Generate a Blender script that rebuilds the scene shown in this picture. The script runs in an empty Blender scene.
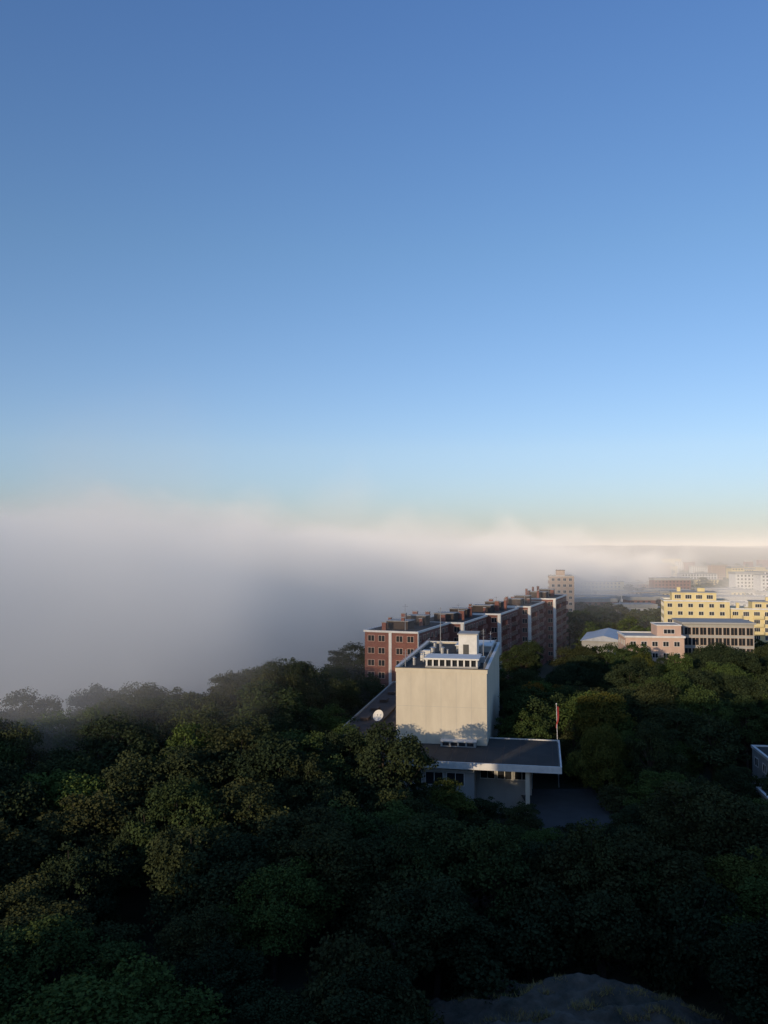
import bpy, math, random
import numpy as np
from mathutils import Vector, Matrix, noise as mnoise
R = random.Random(7)
rng = np.random.default_rng(11)
scene = bpy.context.scene
scene.view_settings.view_transform = 'Standard'
scene.view_settings.look = 'None'
scene.view_settings.exposure = 0

SUN_EL = 10.0
SUN_AZ = 215.0   # clockwise from +Y

# ------------------------------------------------------------------ materials
def new_mat(name):
    m = bpy.data.materials.new(name); m.use_nodes = True
    nt = m.node_tree; nt.nodes.clear()
    out = nt.nodes.new('ShaderNodeOutputMaterial')
    return m, nt, out
def N(nt, t, **kw):
    n = nt.nodes.new(t)
    for k, v in kw.items(): setattr(n, k, v)
    return n
def surf(name, col, col2=None, scale=0.6, rough=0.85, bump=0.0, detail_scale=8.0, stains=False, metallic=0.0):
    m, nt, out = new_mat(name)
    b = N(nt, 'ShaderNodeBsdfPrincipled')
    b.inputs['Roughness'].default_value = rough
    b.inputs['Metallic'].default_value = metallic
    tc = N(nt, 'ShaderNodeTexCoord')
    mp = N(nt, 'ShaderNodeMapping')
    mp.inputs['Scale'].default_value = (1, 1, 0.35 if stains else 1)
    nt.links.new(tc.outputs['Object'], mp.inputs['Vector'])
    n = N(nt, 'ShaderNodeTexNoise'); n.inputs['Scale'].default_value = scale; n.inputs['Detail'].default_value = 8
    n.inputs['Roughness'].default_value = 0.65
    nt.links.new(mp.outputs['Vector'], n.inputs['Vector'])
    r = N(nt, 'ShaderNodeValToRGB')
    c2 = col2 if col2 else tuple(c*0.75 for c in col)
    r.color_ramp.elements[0].position = 0.32; r.color_ramp.elements[0].color = (*c2, 1)
    r.color_ramp.elements[1].position = 0.66; r.color_ramp.elements[1].color = (*col, 1)
    nt.links.new(n.outputs['Fac'], r.inputs['Fac'])
    nt.links.new(r.outputs['Color'], b.inputs['Base Color'])
    if bump:
        n2 = N(nt, 'ShaderNodeTexNoise'); n2.inputs['Scale'].default_value = detail_scale; n2.inputs['Detail'].default_value = 6
        nt.links.new(tc.outputs['Object'], n2.inputs['Vector'])
        bp = N(nt, 'ShaderNodeBump'); bp.inputs['Strength'].default_value = bump; bp.inputs['Distance'].default_value = 0.2
        nt.links.new(n2.outputs['Fac'], bp.inputs['Height'])
        nt.links.new(bp.outputs['Normal'], b.inputs['Normal'])
    nt.links.new(b.outputs['BSDF'], out.inputs['Surface'])
    return m

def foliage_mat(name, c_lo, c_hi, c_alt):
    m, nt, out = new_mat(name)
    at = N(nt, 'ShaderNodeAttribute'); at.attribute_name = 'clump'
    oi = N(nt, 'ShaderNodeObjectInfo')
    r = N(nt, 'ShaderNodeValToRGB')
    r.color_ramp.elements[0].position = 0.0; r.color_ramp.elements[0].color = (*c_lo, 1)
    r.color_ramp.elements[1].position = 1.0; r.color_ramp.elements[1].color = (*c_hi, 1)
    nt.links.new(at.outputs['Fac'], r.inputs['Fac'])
    r2 = N(nt, 'ShaderNodeValToRGB'); r2.color_ramp.interpolation = 'LINEAR'
    e = r2.color_ramp.elements
    e[0].position = 0.0; e[0].color = (0.60, 0.68, 0.74, 1)
    e[1].position = 1.0; e[1].color = (*c_alt, 1)
    x = e.new(0.35); x.color = (0.85, 0.88, 0.88, 1)
    x = e.new(0.55); x.color = (1.12, 0.95, 0.88, 1)
    x = e.new(0.75); x.color = (0.95, 1.05, 0.9, 1)
    x = e.new(0.92); x.color = (1.45, 1.65, 1.0, 1)
    nt.links.new(oi.outputs['Random'], r2.inputs['Fac'])
    mx = N(nt, 'ShaderNodeMixRGB', blend_type='MULTIPLY'); mx.inputs['Fac'].default_value = 1
    nt.links.new(r.outputs['Color'], mx.inputs['Color1']); nt.links.new(r2.outputs['Color'], mx.inputs['Color2'])
    d = N(nt, 'ShaderNodeBsdfDiffuse')
    nt.links.new(mx.outputs['Color'], d.inputs['Color'])
    nt.links.new(d.outputs[0], out.inputs['Surface'])
    return m

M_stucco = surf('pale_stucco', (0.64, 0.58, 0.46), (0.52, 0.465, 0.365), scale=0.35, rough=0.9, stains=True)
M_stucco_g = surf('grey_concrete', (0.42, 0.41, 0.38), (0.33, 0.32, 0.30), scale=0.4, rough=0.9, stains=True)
M_white = surf('white_paint', (0.76, 0.75, 0.72), (0.60, 0.59, 0.56), scale=0.8, rough=0.6)
M_roof = surf('bitumen_roof', (0.05, 0.048, 0.045), (0.028, 0.027, 0.026), scale=0.25, rough=0.95, bump=0.2)
M_roofbrown = surf('felt_roof', (0.09, 0.065, 0.055), (0.045, 0.038, 0.035), scale=0.3, rough=0.95)
M_glass = surf('window_glass', (0.03, 0.035, 0.04), (0.02, 0.02, 0.025), scale=0.5, rough=0.15)
M_metal = surf('galvanised_metal', (0.5, 0.5, 0.5), (0.4, 0.4, 0.4), rough=0.45, metallic=0.6)
M_dark = surf('dark_metal', (0.06, 0.06, 0.06), rough=0.6)
M_yellow = surf('yellow_render', (0.76, 0.64, 0.34), (0.66, 0.54, 0.27), scale=0.4, rough=0.9, stains=True)
M_pink = surf('pink_render', (0.60, 0.43, 0.34), (0.50, 0.35, 0.28), scale=0.4, rough=0.9, stains=True)
M_beige = surf('beige_render', (0.57, 0.42, 0.32), (0.48, 0.36, 0.27), scale=0.4, rough=0.9)
M_ground = surf('forest_floor', (0.05, 0.05, 0.028), (0.025, 0.03, 0.016), scale=0.06, rough=1.0, bump=0.4, detail_scale=1.0)
M_rock = surf('granite', (0.14, 0.115, 0.09), (0.035, 0.038, 0.028), scale=0.5, rough=0.95, bump=0.9, detail_scale=2.0)
M_asph = surf('asphalt', (0.055, 0.055, 0.055), (0.04, 0.04, 0.04), scale=0.5, rough=0.9)
M_bark = surf('bark', (0.08, 0.065, 0.05), (0.04, 0.035, 0.03), scale=3, rough=1.0)
M_red = surf('red_cloth', (0.5, 0.05, 0.04), rough=0.8)
M_leaf = foliage_mat('leaves_green', (0.030, 0.041, 0.022), (0.066, 0.084, 0.038), (1.8, 1.3, 0.7))
M_leaf_far = foliage_mat('leaves_distant', (0.03, 0.042, 0.016), (0.07, 0.09, 0.035), (1.4, 1.0, 0.6))
M_leaf_aut = foliage_mat('leaves_autumn', (0.08, 0.05, 0.014), (0.24, 0.14, 0.035), (1.2, 1.0, 0.6))
M_grass = surf('dry_grass_blades', (0.45, 0.33, 0.12), (0.14, 0.14, 0.05), scale=1.5, rough=1.0)

def brick_mat():
    m, nt, out = new_mat('red_brick')
    b = N(nt, 'ShaderNodeBsdfPrincipled'); b.inputs['Roughness'].default_value = 0.9
    tc = N(nt, 'ShaderNodeTexCoord')
    br = N(nt, 'ShaderNodeTexBrick'); br.inputs['Scale'].default_value = 1.0
    br.inputs['Brick Width'].default_value = 0.5; br.inputs['Row Height'].default_value = 0.2
    br.inputs['Mortar Size'].default_value = 0.02
    br.inputs['Color1'].default_value = (0.26, 0.085, 0.06, 1); br.inputs['Color2'].default_value = (0.19, 0.065, 0.048, 1)
    br.inputs['Mortar'].default_value = (0.26, 0.17, 0.14, 1)
    sep = N(nt, 'ShaderNodeSeparateXYZ'); cmb = N(nt, 'ShaderNodeCombineXYZ'); ad = N(nt, 'ShaderNodeMath', operation='ADD')
    nt.links.new(tc.outputs['Object'], sep.inputs[0]); nt.links.new(sep.outputs[0], ad.inputs[0]); nt.links.new(sep.outputs[1], ad.inputs[1])
    nt.links.new(ad.outputs[0], cmb.inputs[0]); nt.links.new(sep.outputs[2], cmb.inputs[1])
    nt.links.new(cmb.outputs[0], br.inputs['Vector'])
    n = N(nt, 'ShaderNodeTexNoise'); n.inputs['Scale'].default_value = 0.3; n.inputs['Detail'].default_value = 6
    nt.links.new(tc.outputs['Object'], n.inputs['Vector'])
    mr = N(nt, 'ShaderNodeMapRange'); mr.inputs['To Min'].default_value = 0.7; mr.inputs['To Max'].default_value = 1.25
    nt.links.new(n.outputs['Fac'], mr.inputs['Value'])
    mx = N(nt, 'ShaderNodeVectorMath', operation='SCALE')
    nt.links.new(br.outputs['Color'], mx.inputs[0]); nt.links.new(mr.outputs[0], mx.inputs['Scale'])
    nt.links.new(mx.outputs[0], b.inputs['Base Color'])
    nt.links.new(b.outputs[0], out.inputs['Surface'])
    return m
M_brick = brick_mat()

# ------------------------------------------------------------------ mesh helpers
def link(o):
    scene.collection.objects.link(o); return o
def empty(name, loc=(0, 0, 0), rotz=0.0):
    e = bpy.data.objects.new(name, None); link(e)
    e.location = loc; e.rotation_euler = (0, 0, rotz); e.empty_display_size = 1
    return e
def mesh_obj(name, verts, faces, mat, parent=None, smooth=False):
    me = bpy.data.meshes.new(name); me.from_pydata([tuple(v) for v in verts], [], [tuple(f) for f in faces]); me.update()
    if mat: me.materials.append(mat)
    if smooth: me.polygons.foreach_set('use_smooth', [True]*len(me.polygons))
    o = bpy.data.objects.new(name, me); link(o)
    if parent: o.parent = parent
    return o
def boxes(name, parent, mat, bl):
    vs, fs = [], []
    for (x0, x1, y0, y1, z0, z1) in bl:
        if x1 < x0: x0, x1 = x1, x0
        if y1 < y0: y0, y1 = y1, y0
        b = len(vs)
        vs += [(x0, y0, z0), (x1, y0, z0), (x1, y1, z0), (x0, y1, z0), (x0, y0, z1), (x1, y0, z1), (x1, y1, z1), (x0, y1, z1)]
        fs += [(b, b+3, b+2, b+1), (b+4, b+5, b+6, b+7), (b, b+1, b+5, b+4), (b+1, b+2, b+6, b+5), (b+2, b+3, b+7, b+6), (b+3, b, b+4, b+7)]
    return mesh_obj(name, vs, fs, mat, parent)
def cyl(vs, fs, p0, p1, r0, r1, n=8):
    p0 = Vector(p0); p1 = Vector(p1); d = (p1-p0)
    if d.length < 1e-6: return
    d.normalize(); a = Vector((1, 0, 0)) if abs(d.x) < 0.8 else Vector((0, 1, 0))
    u = d.cross(a).normalized(); v = d.cross(u)
    b = len(vs)
    for i in range(n):
        t = 2*math.pi*i/n; o = u*math.cos(t)+v*math.sin(t)
        vs.append(tuple(p0+o*r0)); vs.append(tuple(p1+o*r1))
    for i in range(n):
        j = (i+1) % n
        fs.append((b+2*i, b+2*j, b+2*j+1, b+2*i+1))
    fs.append(tuple(b+2*i+1 for i in range(n)))

class Facade:
    def __init__(s): s.fr = []; s.gl = []; s.bal = []
    def window(s, side, plane, c, z, w, h, panes=2, fr=0.09):
        def put(lst, a0, a1, z0, z1, d0, d1):
            if side == 'F': lst.append((a0, a1, plane-d1, plane-d0, z0, z1))
            if side == 'B': lst.append((a0, a1, plane+d0, plane+d1, z0, z1))
            if side == 'R': lst.append((plane+d0, plane+d1, a0, a1, z0, z1))
            if side == 'L': lst.append((plane-d1, plane-d0, a0, a1, z0, z1))
        a0, a1 = c-w/2, c+w/2
        put(s.gl, a0+fr, a1-fr, z+fr, z+h-fr, -0.02, 0.02)
        put(s.fr, a0, a1, z, z+fr, -0.01, 0.09); put(s.fr, a0, a1, z+h-fr, z+h, -0.01, 0.09)
        put(s.fr, a0, a0+fr, z+fr, z+h-fr, -0.01, 0.08); put(s.fr, a1-fr, a1, z+fr, z+h-fr, -0.01, 0.08)
        for k in range(1, panes):
            q = a0+w*k/panes
            put(s.fr, q-0.04, q+0.04, z+fr, z+h-fr, -0.01, 0.06)
    def grid(s, side, plane, a0, a1, z0, z1, nc, nr, w, h, panes=2):
        for r in range(nr):
            for c in range(nc):
                s.window(side, plane, a0+(a1-a0)*(c+0.5)/nc, z0+(z1-z0)*(r+0.3)/nr, w, h, panes)
    def balcony(s, side, plane, c, z, w, d=1.3, h=1.0):
        def put(lst, a0, a1, z0, z1, d0, d1):
            if side == 'F': lst.append((a0, a1, plane-d1, plane-d0, z0, z1))
            if side == 'R': lst.append((plane+d0, plane+d1, a0, a1, z0, z1))
            if side == 'L': lst.append((plane-d1, plane-d0, a0, a1, z0, z1))
        a0, a1 = c-w/2, c+w/2
        put(s.bal, a0, a1, z, z+0.15, 0.0, d)
        put(s.bal, a0, a1, z+0.15, z+0.15+h, d-0.08, d-0.003)
        put(s.bal, a0+0.003, a0+0.08, z+0.15, z+0.14+h, 0, d-0.083)
        put(s.bal, a1-0.08, a1-0.003, z+0.15, z+0.14+h, 0, d-0.083)
    def build(s, parent, mf=None, mb=None):
        if s.fr: boxes('window_frames', parent, mf or M_white, s.fr)
        if s.gl: boxes('window_glass', parent, M_glass, s.gl)
        if s.bal: boxes('balconies', parent, mb or M_white, s.bal)

def parapet(lst, x0, x1, y0, y1, z0, z1, t=0.35):
    lst += [(x0, x1, y0, y0+t, z0, z1), (x0, x1, y1-t, y1, z0, z1), (x0, x0+t, y0+t, y1-t, z0, z1), (x1-t, x1, y0+t, y1-t, z0, z1)]

# ------------------------------------------------------------------ terrain
def sstep(a, b, x):
    t = max(0.0, min(1.0, (x-a)/(b-a))); return t*t*(3-2*t)
def ground(x, y):
    F = y-(215+1.55*x)
    plateau = 11.0+1.2*mnoise.noise(Vector((x*0.02, y*0.02, 0)))
    plateau += 3.0*sstep(120, 60, y)*sstep(-60, 0, x)
    far = sstep(330, 700, y)
    z = plateau*(1-far)+(3.0)*far
    drop = sstep(0, 70, F)*sstep(60, -10, x-0.12*(y-250))
    z = z*(1-drop)+(-6.0)*drop
    d = math.hypot(x, y)
    hills = sstep(1900, 3400, d)*(44+24*mnoise.noise(Vector((x*0.0006, y*0.0006, 3.1)))+10*mnoise.noise(Vector((x*0.003, y*0.003, 8.1))))
    mid = sstep(900, 1500, d)*(1-sstep(1900, 3400, d))*14*max(0, mnoise.noise(Vector((x*0.0016, y*0.0016, 5.5)))+0.2)
    return z+hills+mid
def axis(lim0, lim1, fine, growth):
    a = [0.0]; s = fine
    while a[-1] < lim1: a.append(a[-1]+s); s = fine if a[-1] < 350 else s*growth
    b = [0.0]; s = fine
    while b[-1] > lim0: b.append(b[-1]-s); s = fine if b[-1] > -250 else s*growth
    return sorted(set(a+b))
xs = axis(-9000, 9000, 7, 1.06); ys = axis(-2000, 11000, 7, 1.05)
vs = [(x, y, ground(x, y)) for y in ys for x in xs]
nx = len(xs)
fs = [(j*nx+i, j*nx+i+1, (j+1)*nx+i+1, (j+1)*nx+i) for j in range(len(ys)-1) for i in range(nx-1)]
mesh_obj('ground', vs, fs, M_ground, smooth=True)
mesh_obj('water', [(-3000, 100, -4.5), (60, 100, -4.5), (60, 2600, -4.5), (-3000, 2600, -4.5)], [(0, 1, 2, 3)],
         surf('dark_water', (0.03, 0.04, 0.05), rough=0.2, bump=0.2, detail_scale=0.5))

# ------------------------------------------------------------------ rock outcrop
def rock():
    vs, fs = [], []; n = 110
    cx, cy = 13.0, 62.0
    for j in range(n+1):
        for i in range(n+1):
            u = i/n*2-1; v = j/n*2-1
            x = cx+u*14; y = cy+v*8
            r = math.hypot(u, v*0.95)
            r += 0.14*mnoise.noise(Vector((x*0.15, y*0.15, 2)))
            h = max(0, 1-r*r)
            z = ground(x, y)-0.6+h*3.6+0.8*mnoise.fractal(Vector((x*0.22, y*0.35, 0)), 0.8, 2.1, 6)*min(1, h*3)
            z += 0.5*abs(mnoise.noise(Vector((x*0.6, y*0.9, 5))))*min(1, h*3)
            vs.append((x, y, z))
    for j in range(n):
        for i in range(n):
            a = j*(n+1)+i; fs.append((a, a+1, a+n+2, a+n+1))
    mesh_obj('rock_outcrop', vs, fs, M_rock, smooth=True)
    gv, gf = [], []
    for k in range(900):
        i = R.randrange(len(vs)); x, y, z = vs[i]
        if mnoise.noise(Vector((x*0.3, y*0.8, 9))) < 0.12: continue
        for b in range(40):
            bx = x+R.gauss(0, 0.35); by = y+R.gauss(0, 0.15); hh = R.uniform(0.1, 0.32)
            t = R.uniform(0, 6.28); w = 0.035
            o = len(gv)
            gv += [(bx-w*math.cos(t), by-w*math.sin(t), z-0.2), (bx+w*math.cos(t), by+w*math.sin(t), z-0.2), (bx+R.gauss(0, 0.2), by+R.gauss(0, 0.2), z+hh)]
            gf.append((o, o+1, o+2))
    mesh_obj('dry_grass', gv, gf, M_grass)
rock()

# ------------------------------------------------------------------ trees
def make_tree_mesh(name, seed, nlobe=34, per=520, H=14.0, Rad=5.6, leaf=0.27, mat=None, tall=1.0, lmin=0.8, lmax=2.0, low=-0.55):
    r = np.random.default_rng(seed); rr = random.Random(seed)
    tv, tf = [], []
    cyl(tv, tf, (0, 0, -1.5), (0.1, 0, H*0.35), 0.32, 0.24, 8)
    cyl(tv, tf, (0.1, 0, H*0.35), (0.0, 0.2, H*0.75), 0.24, 0.08, 8)
    lobes = []
    skx, sky_ = rr.uniform(-1.4, 1.4), rr.uniform(-1.4, 1.4)
    el = rr.uniform(0.75, 1.2); lob3 = rr.uniform(0, 6.28)
    for k in range(nlobe):
        ph = k*2.39996+rr.uniform(-.6, .6)
        zz = low+(0.97-low)*((k+0.5)/nlobe)
        rad = math.sqrt(max(0.02, 1-zz*zz))*rr.uniform(0.45, 1.05)*(1+0.18*math.cos(3*ph+lob3)+0.12*math.cos(2*ph-lob3))
        cz = H*0.58+zz*H*0.33*tall*rr.uniform(0.8, 1.15)+0.6*math.cos(ph+lob3)
        c = (math.cos(ph)*rad*Rad*0.84*el+skx*max(0, zz), math.sin(ph)*rad*Rad*0.84/el+sky_*max(0, zz), cz)
        lr = (lmin+(lmax-lmin)*rr.random()**1.6)*Rad/5.6
        lobes.append((c, lr, rr.random()))
        cyl(tv, tf, (0.05, 0.05, H*rr.uniform(0.25, 0.55)), (c[0]*.9, c[1]*.9, c[2]-0.2), 0.10, 0.03, 5)
    nt_ = len(tv)
    P, S, C = [], [], []
    Nrm = []
    LC = np.array([l[0] for l in lobes]); LR = np.array([l[1] for l in lobes])
    for li, (c, lr, cl) in enumerate(lobes):
        n = int(per*(lr/1.6)**2)
        d = r.normal(size=(n, 3)); d /= np.linalg.norm(d, axis=1)[:, None]
        d[:, 2] = np.where(d[:, 2] < -0.3, -d[:, 2]*0.6, d[:, 2])
        k = r.normal(size=(9, 3)); k /= np.linalg.norm(k, axis=1)[:, None]
        dot = d @ k.T; near = np.max(dot, axis=1)
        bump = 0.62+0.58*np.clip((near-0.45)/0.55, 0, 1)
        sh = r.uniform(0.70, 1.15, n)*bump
        p = np.array(c)+d*(lr*sh)[:, None]*np.array([1, 1, 0.85])
        dist_ = np.linalg.norm(p[:, None, :]-LC[None], axis=2)/LR[None]
        dist_[:, li] = 9
        keep = np.min(dist_, axis=1) > 0.55
        p = p[keep]; d = d[keep]; sh = sh[keep]; n = len(p)
        P.append(p); Nrm.append(d*0.6+r.normal(size=(n, 3))*0.7+np.array([0, 0, 0.3]))
        S.append(r.uniform(0.55, 1.3, n)*leaf)
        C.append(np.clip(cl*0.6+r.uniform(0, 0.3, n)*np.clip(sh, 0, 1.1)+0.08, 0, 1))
    P = np.vstack(P); Nrm = np.vstack(Nrm); S = np.concatenate(S); C = np.concatenate(C)
    Nrm /= np.linalg.norm(Nrm, axis=1)[:, None]
    a = r.normal(size=P.shape); u = np.cross(Nrm, a); u /= np.linalg.norm(u, axis=1)[:, None]; v = np.cross(Nrm, u)
    s = S[:, None]
    q0 = P-u*s*0.5-v*s*0.15; q1 = P-v*s*0.55+u*s*0.1; q2 = P+u*s*0.6+v*s*0.1; q3 = P+v*s*0.5-u*s*0.05
    q2 = q2-Nrm*s*0.2
    V = np.stack([q0, q1, q2, q3], 1).reshape(-1, 3)
    nl = len(P)
    allv = np.vstack([np.array(tv), V])
    me = bpy.data.meshes.new(name)
    faces = tf+[tuple(x) for x in (np.arange(nl*4).reshape(-1, 4)+nt_).tolist()]
    me.from_pydata(allv.tolist(), [], faces)
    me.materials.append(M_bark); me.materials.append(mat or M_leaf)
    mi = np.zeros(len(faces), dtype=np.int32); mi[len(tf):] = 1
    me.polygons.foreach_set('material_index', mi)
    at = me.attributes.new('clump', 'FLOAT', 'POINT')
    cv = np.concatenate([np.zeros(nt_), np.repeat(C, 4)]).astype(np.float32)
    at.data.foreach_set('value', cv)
    me.update()
    return me
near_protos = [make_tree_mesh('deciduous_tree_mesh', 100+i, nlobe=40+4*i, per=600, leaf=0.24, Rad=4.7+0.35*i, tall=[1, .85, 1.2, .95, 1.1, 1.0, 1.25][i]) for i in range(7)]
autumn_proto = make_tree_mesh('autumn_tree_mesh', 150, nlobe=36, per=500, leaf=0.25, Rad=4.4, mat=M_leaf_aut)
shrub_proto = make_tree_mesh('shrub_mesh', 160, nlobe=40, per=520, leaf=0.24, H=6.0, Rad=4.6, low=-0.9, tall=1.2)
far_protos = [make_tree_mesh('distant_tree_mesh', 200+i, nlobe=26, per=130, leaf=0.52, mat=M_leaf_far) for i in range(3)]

BR = math.radians(-10.6)
def to_block(x, y):
    dx, dy = x-1.9, y-134.0
    c, s = math.cos(-BR), math.sin(-BR)
    return dx*c-dy*s, dx*s+dy*c
KR = math.radians(-20)
def to_brick(x, y):
    dx, dy = x+4.5, y-200
    c, s = math.cos(-KR), math.sin(-KR)
    return dx*c-dy*s, dx*s+dy*c
def blocked(x, y, r):
    u, v = to_block(x, y)
    if -10.5-r*.8 < u < 25+r*0.6 and -11-r*0.7 < v < 60+r*0.3:
        if not (u > 14.5+r*0.6 and v > 6+r*0.6): return True
    u, v = to_brick(x, y)
    if -6 < u < 36 and -4 < v < 140 and abs(u-(7+v*0.14)) < 12+r*0.3: return True
    if 203 < y < 305 and 34+(y-205)*0.17 < x < 47+(y-205)*0.25: return True   # lawn beside the brick houses
    if 1 < x < 25 and 50 < y < 67: return True
    if y < 50 and -30 < x < 55: return True
    if 21 < x < 30 and 108 < y < 128: return True
    if 51 < x < 72 and 116 < y < 142: return True
    if 62-r*.5 < x < 112 and 226 < y < 262: return True
    if 56 < x < 80 and 250 < y < 280: return True
    if 94 < x < 185 and 270 < y < 335: return True
    if 78 < x < 98 and 410 < y < 440: return True
    return False
def canopy(x, y):
    z = 24.5+1.8*mnoise.noise(Vector((x*0.03, y*0.03, 1.7)))
    if x < -10 and y > 90: z += 0.8
    u, v = to_block(x, y)
    if u > 3.5 and u < 40 and -45 < v < -8:
        z = 19.4 if u < 13 else 17.8
    elif -16 < u <= 3.5 and -30 < v < 0: z = 25.0
    elif u < -9 and u > -20 and v > 0 and v < 50: z = 22.5
    if x > 20 and y > 120: z -= 1.5
    if x > 38 and 95 < y < 124: z = 18.2
    if 150 < y < 205 and -15 < x < 12: z = 21.5
    if 165 < y < 210 and 25 < x < 52: z = 21.8
    if y > 300: z = ground(x, y)+10
    if y < 75: z = min(z, 22.5)
    return z
wood = empty('woodland')
def place(name, me, x, y, w, h, parent=None):
    o = bpy.data.objects.new(name, me); link(o)
    o.location = (x, y, ground(x, y)); o.scale = (w, w*R.uniform(.9, 1.1), h); o.rotation_euler = (R.uniform(-.06, .06), R.uniform(-.06, .06), R.uniform(0, 6.28))
    if parent: o.parent = parent
    return o
count = 0
sp = 7.2
y = 36.0
while y < 330:
    half = 0.50*y+22
    x = -half
    row = R.uniform(0, sp)
    while x < half:
        px = x+row+R.uniform(-2.8, 2.8); py = y+R.uniform(-2.8, 2.8)
        x += sp
        F = py-(215+1.55*px)
        if F > 12 and px < 0.12*(py-250)+40 and px < 15: continue
        if blocked(px, py, 5.0): continue
        g = ground(px, py)
        top = canopy(px, py)+R.choice([R.uniform(-5.0, -1), R.uniform(-2.0, 0.8), R.uniform(-1, 2.0)])
        H = top-g
        if H < 4: continue
        sc = H/13.4
        near = py < 230
        indiv = py < 125
        w = sc*R.uniform(0.8, 1.3) if sc > 0.8 else sc*R.uniform(1.2, 1.55)
        place('deciduous_tree' if indiv else 'tree', R.choice(near_protos if near else far_protos), px, py, w, sc, None if indiv else wood)
        count += 1
    y += sp*0.92
for (x, y, w, h) in [(1, 69, 1.1, 1.1), (6, 71, 1.2, 1.0), (12, 71.5, 1.1, 1.0), (18, 71, 1.2, 1.0), (24, 69, 1.1, 1.2), (28.5, 63, 1.1, 1.1), (29, 57, 1, 1.1), (-1, 62, 1, 1.1), (-2, 56, 1, 1.2),
                     (3, 77, 1.1, 1.2), (14, 77, 1.2, 1.3), (23, 76, 1.2, 1.2), (12, 112, .8, .75), (18, 111, .8, .5), (24, 107, .9, .5), (31, 110, .9, .7), (33, 118, .9, .8), (30, 104, 1, .7), (34, 126, .9, 1.0),
                     (38, 112, 1, .9), (44, 112, 1, .7), (50, 112, 1, .8), (56, 113, 1, .8), (45, 120, 1, .9), (44, 130, 1, 1.1), (52, 127, .8, .95), (57, 126, .7, .7)]:
    place('shrub', shrub_proto, x, y, w, h)
place('autumn_tree', autumn_proto, 29.5, 160, 0.8, 1.02)
place('autumn_tree', autumn_proto, 34, 170, 0.7, 0.85)
dist = empty('distant_trees')
for k in range(1500):
    d = 330*math.exp(R.uniform(0, 1.0)*1.75)
    a = R.uniform(0.0, 0.52)
    px = a*d; py = d
    if blocked(px, py, 5): continue
    if mnoise.noise(Vector((px*0.008, py*0.008, 4))) < (-0.25 if d < 560 else 0.02): continue
    sc = R.uniform(0.7, 1.05)*(1+0.25*(d > 700))
    place('tree', R.choice(far_protos), px, py, sc*1.25, sc*.85, dist)
print('trees', count)

# ------------------------------------------------------------------ block building with low flat-roofed wings
bl = empty('concrete_block_building', (1.9, 134.0, 0), BR)
W, D, ZT, ZB = 14.2, 38.0, 31.2, 19.7
boxes('block_walls', bl, M_stucco, [(0, W, 0, D, 12, ZT-0.6)])
jn = []
for i in range(1, 6):
    jn.append((W*i/6-0.015, W*i/6+0.015, -0.008, 0.01, ZB+0.1, ZT-0.6))
jn.append((0.01, W-0.01, -0.007, 0.01, ZB+5.6, ZB+5.63))
for i in range(1, 9):
    jn.append((W-0.01, W+0.012, D*i/9-0.03, D*i/9+0.03, 12.2, ZT-0.6))
boxes('panel_joints', bl, M_stucco_g, jn)
cap = []
parapet(cap, -0.12, W+0.12, -0.12, D+0.12, ZT-0.6, ZT, 0.4)
boxes('parapet', bl, M_stucco, cap)
cap = []
parapet(cap, -0.2, W+0.2, -0.2, D+0.2, ZT+0.001, ZT+0.09, 0.5)
boxes('parapet_flashing', bl, M_dark, cap[:1]); boxes('parapet_flashing_sides', bl, M_white, cap[1:])
boxes('block_roof', bl, M_roof, [(0.28, W-0.28, 0.28, D-0.28, ZT-0.6, ZT-0.35)])
mon = [(4.2, 12.6, 3.0, 8.5, ZT-0.35, ZT-0.05)]
posts = [(4.3+i*1.0, 4.55+i*1.0, 3.1, 3.3, ZT-0.05, ZT+1.0) for i in range(9)]
posts += [(12.3, 12.5, 3.1+i*1.2, 3.3+i*1.2, ZT-0.05, ZT+1.0) for i in range(1, 5)]
boxes('monitor_base', bl, M_stucco_g, mon)
boxes('monitor_posts', bl, M_white, posts)
boxes('monitor_roof', bl, M_white, [(4.0, 12.8, 2.8, 8.7, ZT+1.0, ZT+1.25)])
boxes('monitor_glass', bl, M_glass, [(4.6, 12.2, 3.5, 8.2, ZT-0.05, ZT+0.998)])
boxes('stair_house', bl, M_white, [(8.2, 11.4, 17, 22, ZT-0.35, ZT+3.6)])
boxes('stair_house_roof', bl, M_stucco_g, [(8.0, 11.6, 16.8, 22.2, ZT+3.6, ZT+3.8)])
boxes('stair_house_door', bl, M_dark, [(9.0, 10.0, 16.95, 17.02, ZT-0.3, ZT+1.9)])
boxes('plant_room', bl, M_stucco_g, [(7.0, 13.4, 25, 34, ZT-0.35, ZT+0.7)])
boxes('plant_room_roof', bl, M_white, [(6.8, 13.6, 24.8, 34.2, ZT+0.7, ZT+0.9)])
vv, vf = [], []
for (a, b, h, r) in [(2.0, 6, 1.2, .25), (3.0, 10, 1.6, .18), (2.2, 14, 1.0, .35), (5.2, 13, .9, .3), (6.5, 15, 1.5, .15), (12.2, 13, 1.1, .3), (11.8, 24, 1.4, .2), (5, 20, 1.3, .3), (3, 22, 1.0, .4), (1.5, 18, .8, .2), (4, 26, 1.4, .25), (2.4, 30, 1.0, .3)]:
    cyl(vv, vf, (a, b, ZT-0.4), (a, b, ZT-0.35+h), r, r, 10)
    cyl(vv, vf, (a, b, ZT-0.35+h), (a, b, ZT-0.2+h), r*1.6, r*0.4, 10)
mesh_obj('roof_vents', vv, vf, M_metal, bl)
av, af = [], []
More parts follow.
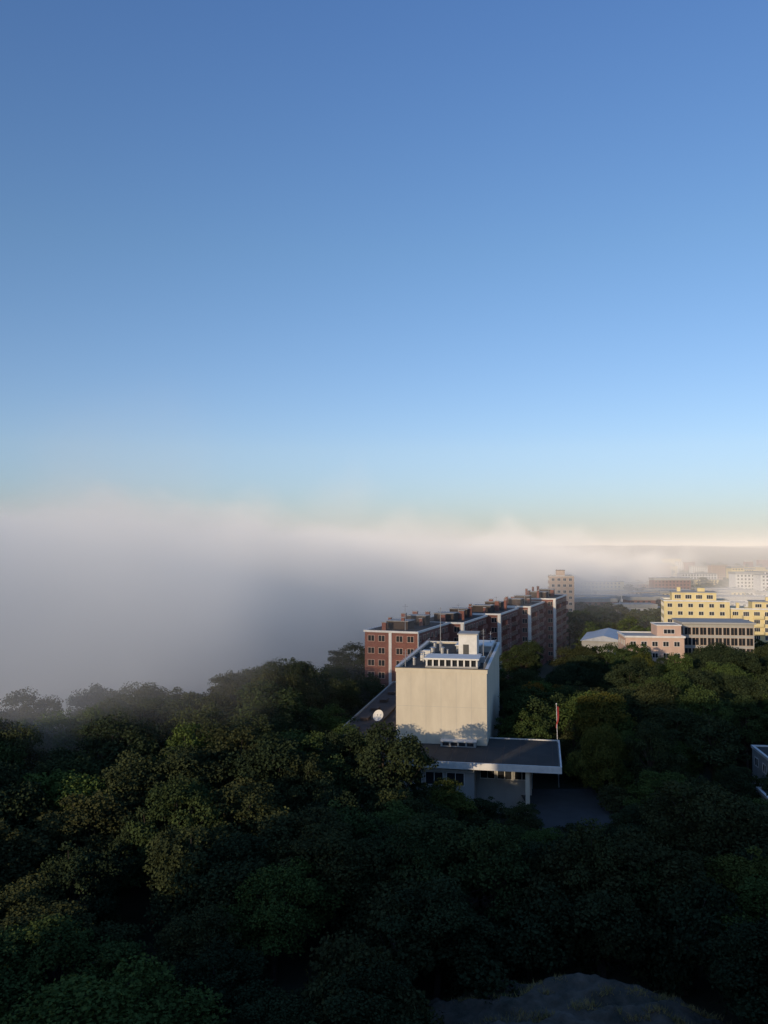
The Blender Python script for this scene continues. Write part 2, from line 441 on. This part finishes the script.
for (a, b, h) in [(4.6, 20.5, 8.2), (12.4, 19, 4.5), (1.0, 3.0, 2.5), (13, 30, 3)]:
    cyl(av, af, (a, b, ZT-0.4), (a, b, ZT+h), 0.08, 0.05, 6)
    for q in range(3):
        cyl(av, af, (a-0.4, b, ZT+h-0.4-q*0.5), (a+0.4, b, ZT+h-0.4-q*0.5), 0.025, 0.025, 5)
mesh_obj('aerial_masts', av, af, M_metal, bl)
rail, rf = [], []
for i in range(20):
    yy = 1+i*(D-2)/19
    cyl(rail, rf, (0.5, yy, ZT-0.3), (0.5, yy, ZT+0.8), 0.03, 0.03, 4)
    cyl(rail, rf, (W-0.5, yy, ZT-0.3), (W-0.5, yy, ZT+0.8), 0.03, 0.03, 4)
cyl(rail, rf, (0.5, 1, ZT+0.8), (0.5, D-1, ZT+0.8), 0.03, 0.03, 4); cyl(rail, rf, (W-0.5, 1, ZT+0.8), (W-0.5, D-1, ZT+0.8), 0.03, 0.03, 4)
mesh_obj('roof_railing', rail, rf, M_metal, bl)
boxes('ac_units', bl, M_metal, [(1.8, 3.2, 17, 18.5, ZT-0.35, ZT+0.7), (12, 13.2, 10.6, 12, ZT-0.35, ZT+0.6), (2.2, 3.6, 11.6, 12.8, ZT-0.35, ZT+0.55)])
boxes('rooflight_box', bl, M_stucco_g, [(7.2, 12.6, -1.6, -0.01, ZB-.1, ZB+0.65)])
boxes('rooflight_cap', bl, M_white, [(7.1, 12.7, -1.7, -0.012, ZB+0.65, ZB+0.77)])
boxes('rooflight_glass', bl, M_glass, [(7.5+i*1.25, 8.5+i*1.25, -1.63, -1.58, ZB+0.05, ZB+0.55) for i in range(4)])
XL, XR, YF, YB = -10.6, 25.0, -11.0, 5.4
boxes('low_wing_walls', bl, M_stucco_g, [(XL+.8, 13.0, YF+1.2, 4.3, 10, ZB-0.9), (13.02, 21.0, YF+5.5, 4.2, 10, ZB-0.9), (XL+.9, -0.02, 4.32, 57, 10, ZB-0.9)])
boxes('low_roof', bl, M_roof, [(XL+.2, XR-.2, YF+.2, YB-.2, ZB-0.42, ZB-0.12), ])
boxes('low_roof_left_wing', bl, M_roofbrown, [(XL+.2, -0.03, YB-.19, 58.2, ZB-0.42, ZB-0.13)])
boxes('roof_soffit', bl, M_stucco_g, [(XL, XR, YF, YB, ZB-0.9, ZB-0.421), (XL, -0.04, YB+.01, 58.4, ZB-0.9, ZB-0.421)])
boxes('roof_fascia', bl, M_white, [(XL-.12, XR+.2, YF-.22, YF, ZB-0.95, ZB+0.0), (XR, XR+.22, YF, YB+.2, ZB-0.95, ZB+0.0), (14.3, XR, YB, YB+.2, ZB-0.95, ZB+0.0)])
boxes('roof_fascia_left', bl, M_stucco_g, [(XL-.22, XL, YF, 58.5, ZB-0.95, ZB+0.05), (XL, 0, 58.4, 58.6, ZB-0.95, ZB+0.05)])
boxes('roof_seams', bl, M_roofbrown, [(14.4+i*2.4, 14.5+i*2.4, YF+.4, YB-.4, ZB-0.121, ZB-0.09) for i in range(5)]+[(-10+i*2.4, -9.9+i*2.4, YF+.4, -0.3, ZB-0.121, ZB-0.09) for i in range(10)])
boxes('roof_walkway', bl, M_roofbrown, [(-5.6, -4.8, -7, 54, ZB-0.12, ZB+0.25)])
boxes('roof_upstands', bl, M_roofbrown, [(-9.0, -7.6, 6+i*9, 8.4+i*9, ZB-0.13, ZB+0.4) for i in range(5)])
fw = Facade()
for i in range(7):
    fw.window('F', YF+1.2, -8+i*3.05, ZB-3.7, 2.6, 1.9, 2)
for i in range(3):
    fw.window('F', YF+5.5, 14.6+i*2.5, ZB-3.6, 2.2, 1.9, 2)
for i in range(2):
    fw.window('R', 21.0, -3.0+i*3.4, ZB-3.6, 2.6, 1.9, 2)
for i in range(14):
    fw.window('L', XL+.9, 6+i*3.6, ZB-3.6, 2.8, 1.9, 2)
fw.build(bl)
boxes('white_band', bl, M_white, [(XL+.9, 12.99, YF+1.12, YF+1.19, ZB-1.7, ZB-0.95)])
boxes('canopy_columns', bl, M_stucco, [(20.2, 20.8, YF+.5, YF+1.1, 10, ZB-0.9), (20.4, 20.9, -4.5, -4, 10, ZB-0.9)])

def dish(loc, r=1.0, az=150, el=28):
    e = empty('satellite_dish', loc, 0)
    vs, fs = [], []; n = 20; m = 6
    for j in range(m+1):
        q = r*j/m
        for i in range(n):
            t = 6.28318*i/n; vs.append((q*math.cos(t), q*math.sin(t), 0.28*(q/r)**2*r))
    for j in range(m):
        for i in range(n):
            k = (i+1) % n; fs.append((j*n+i, j*n+k, (j+1)*n+k, (j+1)*n+i))
    o = mesh_obj('reflector', vs, fs, M_white, e, True)
    o.rotation_euler = (math.radians(90-el), 0, math.radians(az-180)); o.location = (0, 0, 1.3)
    pv, pf = [], []
    cyl(pv, pf, (0, 0.25, -0.2), (0, 0.25, 1.3), 0.09, 0.09, 8)
    cyl(pv, pf, (0, 0.25, 0), (0, 0.9, -0.05), 0.05, 0.05, 6); cyl(pv, pf, (0, 0.05, 0.7), (-0.2, -0.85, 1.7), 0.03, 0.03, 6)
    cyl(pv, pf, (-0.2, -0.8, 1.6), (-0.2, -1.0, 1.75), 0.09, 0.07, 8)
    mesh_obj('mount', pv, pf, M_metal, e)
dish((-0.9, 148, ZB-0.1), 1.0)

fp = empty('flagpole', (28.3, 138.5, 11))
pv, pf = [], []; cyl(pv, pf, (0, 0, 0), (-0.3, 0, 13.6), 0.09, 0.05, 10); cyl(pv, pf, (-0.3, 0, 13.6), (-0.3, 0, 13.8), 0.12, 0.08, 10)
mesh_obj('pole', pv, pf, M_white, fp)
pv = []; pf = []
for i in range(9):
    t = i/8; pv += [(-0.22+0.2*math.sin(t*5)*t, 0.1*math.sin(t*7), 13.3-t*3.4), (0.25*(1-t)-0.1+0.2*math.sin(t*5)*t, 0.15*math.sin(t*6+1), 13.2-t*3.5)]
for i in range(8): pf.append((2*i, 2*i+1, 2*i+3, 2*i+2))
mesh_obj('pennant', pv, pf, M_red, fp)
mesh_obj('paved_forecourt', [(20, 104, 14.0), (33, 104, 14.0), (35, 128, 14.0), (20, 128, 14.0)], [(0, 1, 2, 3)], M_asph)

# ------------------------------------------------------------------ staggered brick apartment building
ba = empty('brick_apartment_building', (-4.5, 200, 0), KR)
wl, rf_, cp, pent, ch, bay = [], [], [], [], [], []
F2 = Facade()
ZR = 30.8
for i in range(5):
    u0 = 3.8*i; v0 = 27.0*i; w = 13.0; dpt = 26.98
    zt = ZR+[0, 0.0, .4, .9, 1.9][i]
    zb = 6
    wl.append((u0, u0+w, v0, v0+dpt, zb, zt-0.5))
    parapet(cp, u0-0.25, u0+w+0.25, v0-0.25 if i == 0 else v0-0.2, v0+dpt+0.1, zt-0.5, zt-0.05, 0.5)
    rf_.append((u0+0.2, u0+w-0.2, v0+0.2, v0+dpt-0.2, zt-0.5, zt-0.2))
    pent.append((u0+3.6, u0+w-4.0, v0+5, v0+10, zt-0.2, zt+1.7))
    pent.append((u0+4.6, u0+w-3.4, v0+17, v0+21, zt-0.2, zt+2.1))
    for q in range(7):
        a_, b_ = u0+1+R.random()*10, v0+2+q*3.4
        ch.append((a_, a_+R.uniform(.6, 1.3), b_, b_+0.9, zt-0.2, zt+R.uniform(1.2, 3.0)))
    nf = 8
    zz0 = zt-0.7-nf*2.85
    for f in range(nf):
        z = zz0+f*2.85+0.9
        for c in (1.6, 4.2, 8.6, 11.3):
            if i > 0 and c < 9.0: continue
            F2.window('F', v0, u0+c, z, 1.7, 1.5, 2)
        for c in range(8):
            vv0 = v0+2+c*3.2
            if c in (1, 2, 5, 6):
                F2.balcony('R', u0+w, vv0, z-0.75, 2.9)
                F2.window('R', u0+w, vv0, z-0.3, 2.2, 1.8, 3)
            else:
                F2.window('R', u0+w, vv0, z, 1.4, 1.4, 2)
            F2.window('L', u0, vv0, z, 1.5, 1.4, 2)
    bay.append((u0+w+0.001, u0+w+0.16, v0+0.05, v0+0.75, zb, zt-0.52))
    bay.append((u0+6.0, u0+6.7, v0-0.16, v0-0.001, zb, zt-0.52) if i == 0 else (u0+w-0.7, u0+w-0.02, v0-0.14, v0-0.001, zb, zt-0.52))
boxes('brick_walls', ba, M_brick, wl)
boxes('cornice', ba, M_white, cp)
boxes('roof', ba, M_roof, rf_)
boxes('attic_storeys', ba, M_roofbrown, pent)
boxes('attic_caps', ba, M_stucco_g, [(a-.2, b+.2, c-.2, d+.2, f, f+.15) for (a, b, c, d, e, f) in pent])
boxes('chimneys', ba, M_brick, ch)
boxes('chimney_caps', ba, M_stucco_g, [(a-.1, b+.1, c-.1, d+.1, f, f+.12) for (a, b, c, d, e, f) in ch])
boxes('corner_strips', ba, M_white, bay)
av, af = [], []
for (u, v, h) in [(9, 3, 6), (12, 40, 4), (16, 70, 4.5), (20, 95, 4), (24, 120, 4)]:
    cyl(av, af, (u, v, ZR-.4), (u, v, ZR+h), 0.08, 0.05, 6); cyl(av, af, (u-.7, v, ZR+h-.5), (u+.7, v, ZR+h-.5), 0.04, 0.04, 5)
mesh_obj('aerials', av, af, M_metal, ba)
F2.build(ba, M_pink, M_brick)

def simple_block(name, x, y, w, d, z0, z1, rot, mw, nc, nr, roofm=M_roof, pent=True, sides='FL', ww=1.5, wh=1.4, par=M_white, nd=None):
    e = empty(name, (x, y, 0), math.radians(rot))
    boxes('walls', e, mw, [(0, w, 0, d, z0, z1-0.4)])
    p = []; parapet(p, -0.15, w+0.15, -0.15, d+0.15, z1-0.4, z1, 0.4); boxes('parapet', e, par, p)
    boxes('roof', e, roofm, [(0.2, w-0.2, 0.2, d-0.2, z1-0.4, z1-0.2)])
    f = Facade()
    if 'F' in sides: f.grid('F', 0, 0.4, w-0.4, z0+1, z1-0.6, nc, nr, ww, wh)
    nd = nd or max(2, int(d/3.2))
    if 'L' in sides: f.grid('L', 0, 0.4, d-0.4, z0+1, z1-0.6, nd, nr, ww, wh)
    if 'R' in sides: f.grid('R', w, 0.4, d-0.4, z0+1, z1-0.6, nd, nr, ww, wh)
    f.build(e)
    if pent:
        boxes('lift_house', e, mw, [(w*.3, w*.65, d*.3, d*.6, z1-0.2, z1+2.4)])
        boxes('lift_house_roof', e, roofm, [(w*.3-.2, w*.65+.2, d*.3-.2, d*.6+.2, z1+2.4, z1+2.6)])
    return e
simple_block('beige_tower_block', 82, 420, 12.0, 14, 2, 36.4, -8, M_beige, 4, 11, sides='FLR')

# ------------------------------------------------------------------ yellow building
yb = empty('yellow_apartment_building', (100, 303, 0), math.radians(-14))
boxes('walls', yb, M_yellow, [(0, 22, 0, 14, 8, 31.0), (22.02, 62, 1.2, 14, 8, 28.4), (3, 18, 3, 12, 31.0, 34.0), (30, 52, 4, 12, 28.4, 30.9)])
p = []
parapet(p, -0.2, 22.2, -0.2, 14.2, 31.0, 31.5, 0.3); parapet(p, 22.25, 62.2, 1.0, 14.2, 28.4, 28.9, 0.3)
boxes('parapets', yb, M_white, p)
boxes('roofs', yb, M_stucco_g, [(2.7, 18.3, 2.7, 12.3, 34.0, 34.3), (29.7, 52.3, 3.7, 12.3, 30.9, 31.2)])
boxes('chimneys', yb, M_yellow, [(5, 6.2, 6, 7.2, 34.3, 35.8), (12, 14.5, 6, 8, 34.3, 35.6), (35, 36, 7, 8, 31.2, 32.6), (46, 48, 7, 9, 31.2, 32.8), (25, 26, 6, 7, 28.4, 30.5)])
fy = Facade()
for f in range(8):
    z = 9+f*2.75
    for c in range(6):
        if z+2 < 31:
            fy.window('F', 0, 2+c*3.5, z+.7, 1.7, 1.4)
    for c in range(11):
        if z+2 < 28.4:
            fy.window('F', 1.2, 24+c*3.5, z+.6, 2.0, 1.6, 3)
            if c % 2 == 0: fy.balcony('F', 1.2, 24.5+c*3.5, z-0.2, 3.2, 1.3)
    for c in range(4):
        if z+2 < 31: fy.window('L', 0, 2+c*3.3, z+.7, 1.6, 1.4)
for c in range(4): fy.window('F', 3, 5+c*3.6, 31.8, 2.2, 1.5, 3)
for c in range(6): fy.window('F', 4, 32+c*3.6, 29.0, 2.2, 1.3, 3)
fy.build(yb, M_white, M_yellow)
pk = empty('pink_flat_roofed_building', (66, 232, 0), math.radians(-6))
boxes('walls', pk, M_pink, [(0, 15.5, 0, 12, 8, 25.6), (9, 15.4, 3, 11, 25.6, 28.6)])
p = []; parapet(p, -0.3, 15.8, -0.3, 12.3, 25.6, 26.1, 0.4); parapet(p, 8.8, 15.6, 2.8, 11.2, 28.6, 28.9, 0.3)
boxes('parapet', pk, M_white, p)
boxes('roof', pk, M_stucco_g, [(0.1, 8.98, 0.1, 11.9, 25.6, 25.8), (9.1, 15.3, 3.1, 10.9, 28.6, 28.75)])
f3 = Facade(); f3.grid('F', 0, .5, 15, 13, 25.4, 5, 4, 1.6, 1.4); f3.grid('L', 0, .5, 11.5, 13, 25.4, 3, 4, 1.6, 1.4); f3.window('F', 3, 12.2, 26.4, 3, 1.3, 3); f3.build(pk)
go = empty('glazed_office_building', (84.6, 240, 0), math.radians(-8))
boxes('walls', go, M_stucco_g, [(0, 19, 0, 14, 8, 28.6)])
boxes('roof_slab', go, M_stucco_g, [(-0.5, 19.5, -0.6, 14.4, 28.6, 29.1)])
f4 = Facade()
for r_ in range(6):
    for c in range(9): f4.window('F', 0, 1.2+c*2.08, 11+r_*2.9, 1.9, 2.2, 2)
    for c in range(6): f4.window('L', 0, 1.3+c*2.2, 11+r_*2.9, 1.9, 2.2, 2)
f4.build(go, M_beige)
sh = empty('low_hall', (60, 258, 0), math.radians(-18))
boxes('walls', sh, M_stucco_g, [(0, 13, 0, 26, 8, 22.0)])
mesh_obj('pitched_roof', [(-.5, -.5, 21.9), (13.5, -.5, 21.9), (13.5, 26.5, 21.9), (-.5, 26.5, 21.9), (6.5, -.5, 23.6), (6.5, 26.5, 23.6)],
         [(0, 4, 5, 3), (4, 1, 2, 5), (0, 1, 4), (2, 3, 5), (0, 3, 2, 1)], surf('pale_sheet_roof', (0.45, 0.48, 0.52), rough=0.5), sh)
simple_block('white_house', 58.6, 130, 11, 9, 10, 18.0, -8, M_stucco_g, 3, 2, pent=False, sides='FL', ww=1.8)
simple_block('white_annex', 54.5, 121, 8, 6, 10, 14.6, -8, M_stucco_g, 2, 1, pent=False, sides='FL', ww=1.8)

# ------------------------------------------------------------------ distant town
dc = empty('distant_town')
cols = {'a': [], 'b': [], 'c': [], 'd': []}; roofs = []; wins = []
for k in range(300):
    d = 430*math.exp(R.random()*1.5); a = R.uniform(-0.1, 0.5); x = a*d; y = d
    if 94 < x < 190 and y < 345 or (70 < x < 110 and y < 450): continue
    g = ground(x, y); h = R.choice([7, 9, 12, 15, 18, 24]); w = R.uniform(12, 40); dp = R.uniform(10, 16)
    if d < 700: h = min(h, 12)
    kx = R.choice('aabcd')
    cols[kx].append((x, x+w, y, y+dp, g-3, g+h))
    roofs.append((x-.4, x+w+.4, y-.4, y+dp+.4, g+h, g+h+R.choice([.5, 2.0])))
    for fl in range(int(h/3)):
        q = x+1.5
        while q < x+w-2:
            wins.append((q, q+1.5, y-0.06, y+0.02, g+1+fl*3, g+2.5+fl*3)); q += 3.2
boxes('walls_white', dc, M_white, cols['a']); boxes('walls_brick', dc, M_brick, cols['b']); boxes('walls_beige', dc, M_beige, cols['c']); boxes('walls_yellow', dc, M_yellow, cols['d'])
boxes('roofs', dc, M_stucco_g, roofs); boxes('windows', dc, M_glass, wins)

# ------------------------------------------------------------------ unseen high-rises: the viewpoint's own, stretched for its shadow, and one added for shade
def shade_highrise(x, y, w, d, z1, rows, cols_):
    hr = empty('shade_high_rise', (x, y, 0), 0)
    boxes('walls', hr, M_brick, [(0, w, 0, d, 8, z1)])
    p = []; parapet(p, -.2, w+.2, -.2, d+.2, z1, z1+.8, .4); boxes('parapet', hr, M_white, p)
    boxes('roof', hr, M_roof, [(.3, w-.3, .3, d-.3, z1, z1+.3)])
    f5 = Facade(); f5.grid('B', d, 1, w-1, 14, z1-1, cols_, rows, 1.8, 1.5); f5.build(hr)
shade_highrise(-70, -20, 126, 18, 55, 15, 34)  # viewpoint's own building, length and height set by the shadow it throws
shade_highrise(-204, -20, 88, 18, 49, 13, 25)  # added out of view to darken the foreground trees

# ------------------------------------------------------------------ fog bank and distance haze (real volumes, fog with an added glow)
def fog():
    m, nt, out = new_mat('fog_volume')
    L = nt.links.new
    geo = N(nt, 'ShaderNodeNewGeometry'); sep = N(nt, 'ShaderNodeSeparateXYZ'); L(geo.outputs['Position'], sep.inputs[0])
    def math_(op, a, b=None, c=None):
        n = N(nt, 'ShaderNodeMath', operation=op)
        for i, v in enumerate((a, b, c)):
            if v is None: continue
            if isinstance(v, (int, float)): n.inputs[i].default_value = v
            else: L(v, n.inputs[i])
        return n.outputs[0]
    def smooth(v, a, b):
        n = N(nt, 'ShaderNodeMapRange', interpolation_type='SMOOTHSTEP'); L(v, n.inputs['Value'])
        n.inputs['From Min'].default_value = a; n.inputs['From Max'].default_value = b
        return n.outputs[0]
    X, Y, Z = sep.outputs
    n1 = N(nt, 'ShaderNodeTexNoise'); n1.inputs['Scale'].default_value = 0.016; n1.inputs['Detail'].default_value = 2.5
    n1.inputs['Roughness'].default_value = 0.62
    L(geo.outputs['Position'], n1.inputs['Vector'])
    nn = math_('SUBTRACT', n1.outputs['Fac'], 0.5)
    # boundary: shore line on the left, swinging away towards the town on the right
    F = math_('SUBTRACT', math_('SUBTRACT', Y, math_('MULTIPLY', X, 2.25)), 212)
    F = math_('ADD', F, math_('MULTIPLY', nn, 380))
    edge = smooth(F, -60, 180)
    top = math_('ADD', math_('MULTIPLY', X, -0.06), 51)
    top = math_('ADD', top, math_('MULTIPLY', nn, 100))
    dz = math_('SUBTRACT', top, Z)
    ver = smooth(dz, -6, 12)
    base = math_('MULTIPLY', edge, ver)
    vd = N(nt, 'ShaderNodeVectorMath', operation='SUBTRACT'); L(geo.outputs['Position'], vd.inputs[0]); vd.inputs[1].default_value = (195, 390, 26)
    vs_ = N(nt, 'ShaderNodeVectorMath', operation='MULTIPLY'); L(vd.outputs[0], vs_.inputs[0]); vs_.inputs[1].default_value = (1/45, 1/60, 1/18)
    vl = N(nt, 'ShaderNodeVectorMath', operation='LENGTH'); L(vs_.outputs[0], vl.inputs[0])
    wisp = smooth(math_('ADD', math_('SUBTRACT', 0.9, vl.outputs['Value']), math_('MULTIPLY', nn, 3.0)), 0.0, 0.9)
    base = math_('MAXIMUM', base, math_('MULTIPLY', wisp, 0.8))
    dens = math_('MULTIPLY', base, 0.020)
    sc = N(nt, 'ShaderNodeVolumePrincipled')
    sc.inputs['Color'].default_value = (0.97, 0.96, 0.96, 1); sc.inputs['Anisotropy'].default_value = -0.45
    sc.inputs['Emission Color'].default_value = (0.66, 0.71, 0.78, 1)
    L(dens, sc.inputs['Density'])
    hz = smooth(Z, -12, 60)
    L(math_('MULTIPLY', math_('MULTIPLY', dens, 0.18), hz), sc.inputs['Emission Strength'])  # added glow stands in for multiple scattering, dimmed lower down
    L(sc.outputs[0], out.inputs['Volume'])
    m.cycles.volume_step_rate = 0.5
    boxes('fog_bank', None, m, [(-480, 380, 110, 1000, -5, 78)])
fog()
def haze(name, dens, box, g):
    m, nt, out = new_mat(name+'_volume')
    s = N(nt, 'ShaderNodeVolumeScatter'); s.inputs['Color'].default_value = (0.93, 0.95, 1.0, 1); s.inputs['Density'].default_value = dens
    s.inputs['Anisotropy'].default_value = g
    nt.links.new(s.outputs[0], out.inputs['Volume'])
    m.cycles.homogeneous_volume = True
    boxes(name, None, m, [box])
haze('distance_haze', 0.0005, (-8500, 8500, 250, 10000, -30, 85), -0.4)

# ------------------------------------------------------------------ light
w = bpy.data.worlds.new('World'); scene.world = w; w.use_nodes = True
nt = w.node_tree; nt.nodes.clear()
sky = N(nt, 'ShaderNodeTexSky', sky_type='NISHITA'); sky.sun_disc = False
sky.sun_elevation = math.radians(SUN_EL); sky.sun_rotation = math.radians(SUN_AZ)
sky.altitude = 50; sky.air_density = 1.0; sky.dust_density = 0.6; sky.ozone_density = 1.5
tc = N(nt, 'ShaderNodeTexCoord'); sp_ = N(nt, 'ShaderNodeSeparateXYZ'); nt.links.new(tc.outputs['Generated'], sp_.inputs[0])
rp = N(nt, 'ShaderNodeValToRGB'); nt.links.new(sp_.outputs[2], rp.inputs['Fac'])
e = rp.color_ramp.elements
e[0].position = 0.0; e[0].color = (0.60, 0.80, 1.42, 1)
e[1].position = 1.0; e[1].color = (0.95, 1.15, 1.5, 1)
for ps, c in [(0.033, (0.66, 0.83, 1.38)), (0.115, (0.89, 0.97, 1.32)), (0.335, (0.85, 1.04, 1.34)), (0.56, (0.76, 1.02, 1.5))]:
    x = e.new(ps); x.color = (*c, 1)
mu = N(nt, 'ShaderNodeVectorMath', operation='MULTIPLY')
nt.links.new(sky.outputs[0], mu.inputs[0]); nt.links.new(rp.outputs['Color'], mu.inputs[1])
bg = N(nt, 'ShaderNodeBackground'); bg.inputs['Strength'].default_value = 0.13
wo = N(nt, 'ShaderNodeOutputWorld')
nt.links.new(mu.outputs[0], bg.inputs['Color']); nt.links.new(bg.outputs[0], wo.inputs['Surface'])
sl = bpy.data.lights.new('sun', 'SUN'); sl.energy = 2.9; sl.angle = math.radians(0.5); sl.color = (1.0, 0.78, 0.52)
so = bpy.data.objects.new('sun', sl); link(so)
el, az = math.radians(SUN_EL), math.radians(SUN_AZ)
sd = Vector((math.sin(az)*math.cos(el), math.cos(az)*math.cos(el), math.sin(el)))
so.rotation_euler = (-sd).to_track_quat('-Z', 'Y').to_euler()

# ------------------------------------------------------------------ camera
cam = bpy.data.cameras.new('camera'); co = bpy.data.objects.new('camera', cam); link(co)
cam.sensor_fit = 'VERTICAL'; cam.sensor_height = 24; cam.lens = 24*845/1024
cam.clip_start = 0.1; cam.clip_end = 20000
co.location = (0, 0, 50); co.rotation_euler = (math.radians(90+2.44), 0, 0)
scene.camera = co
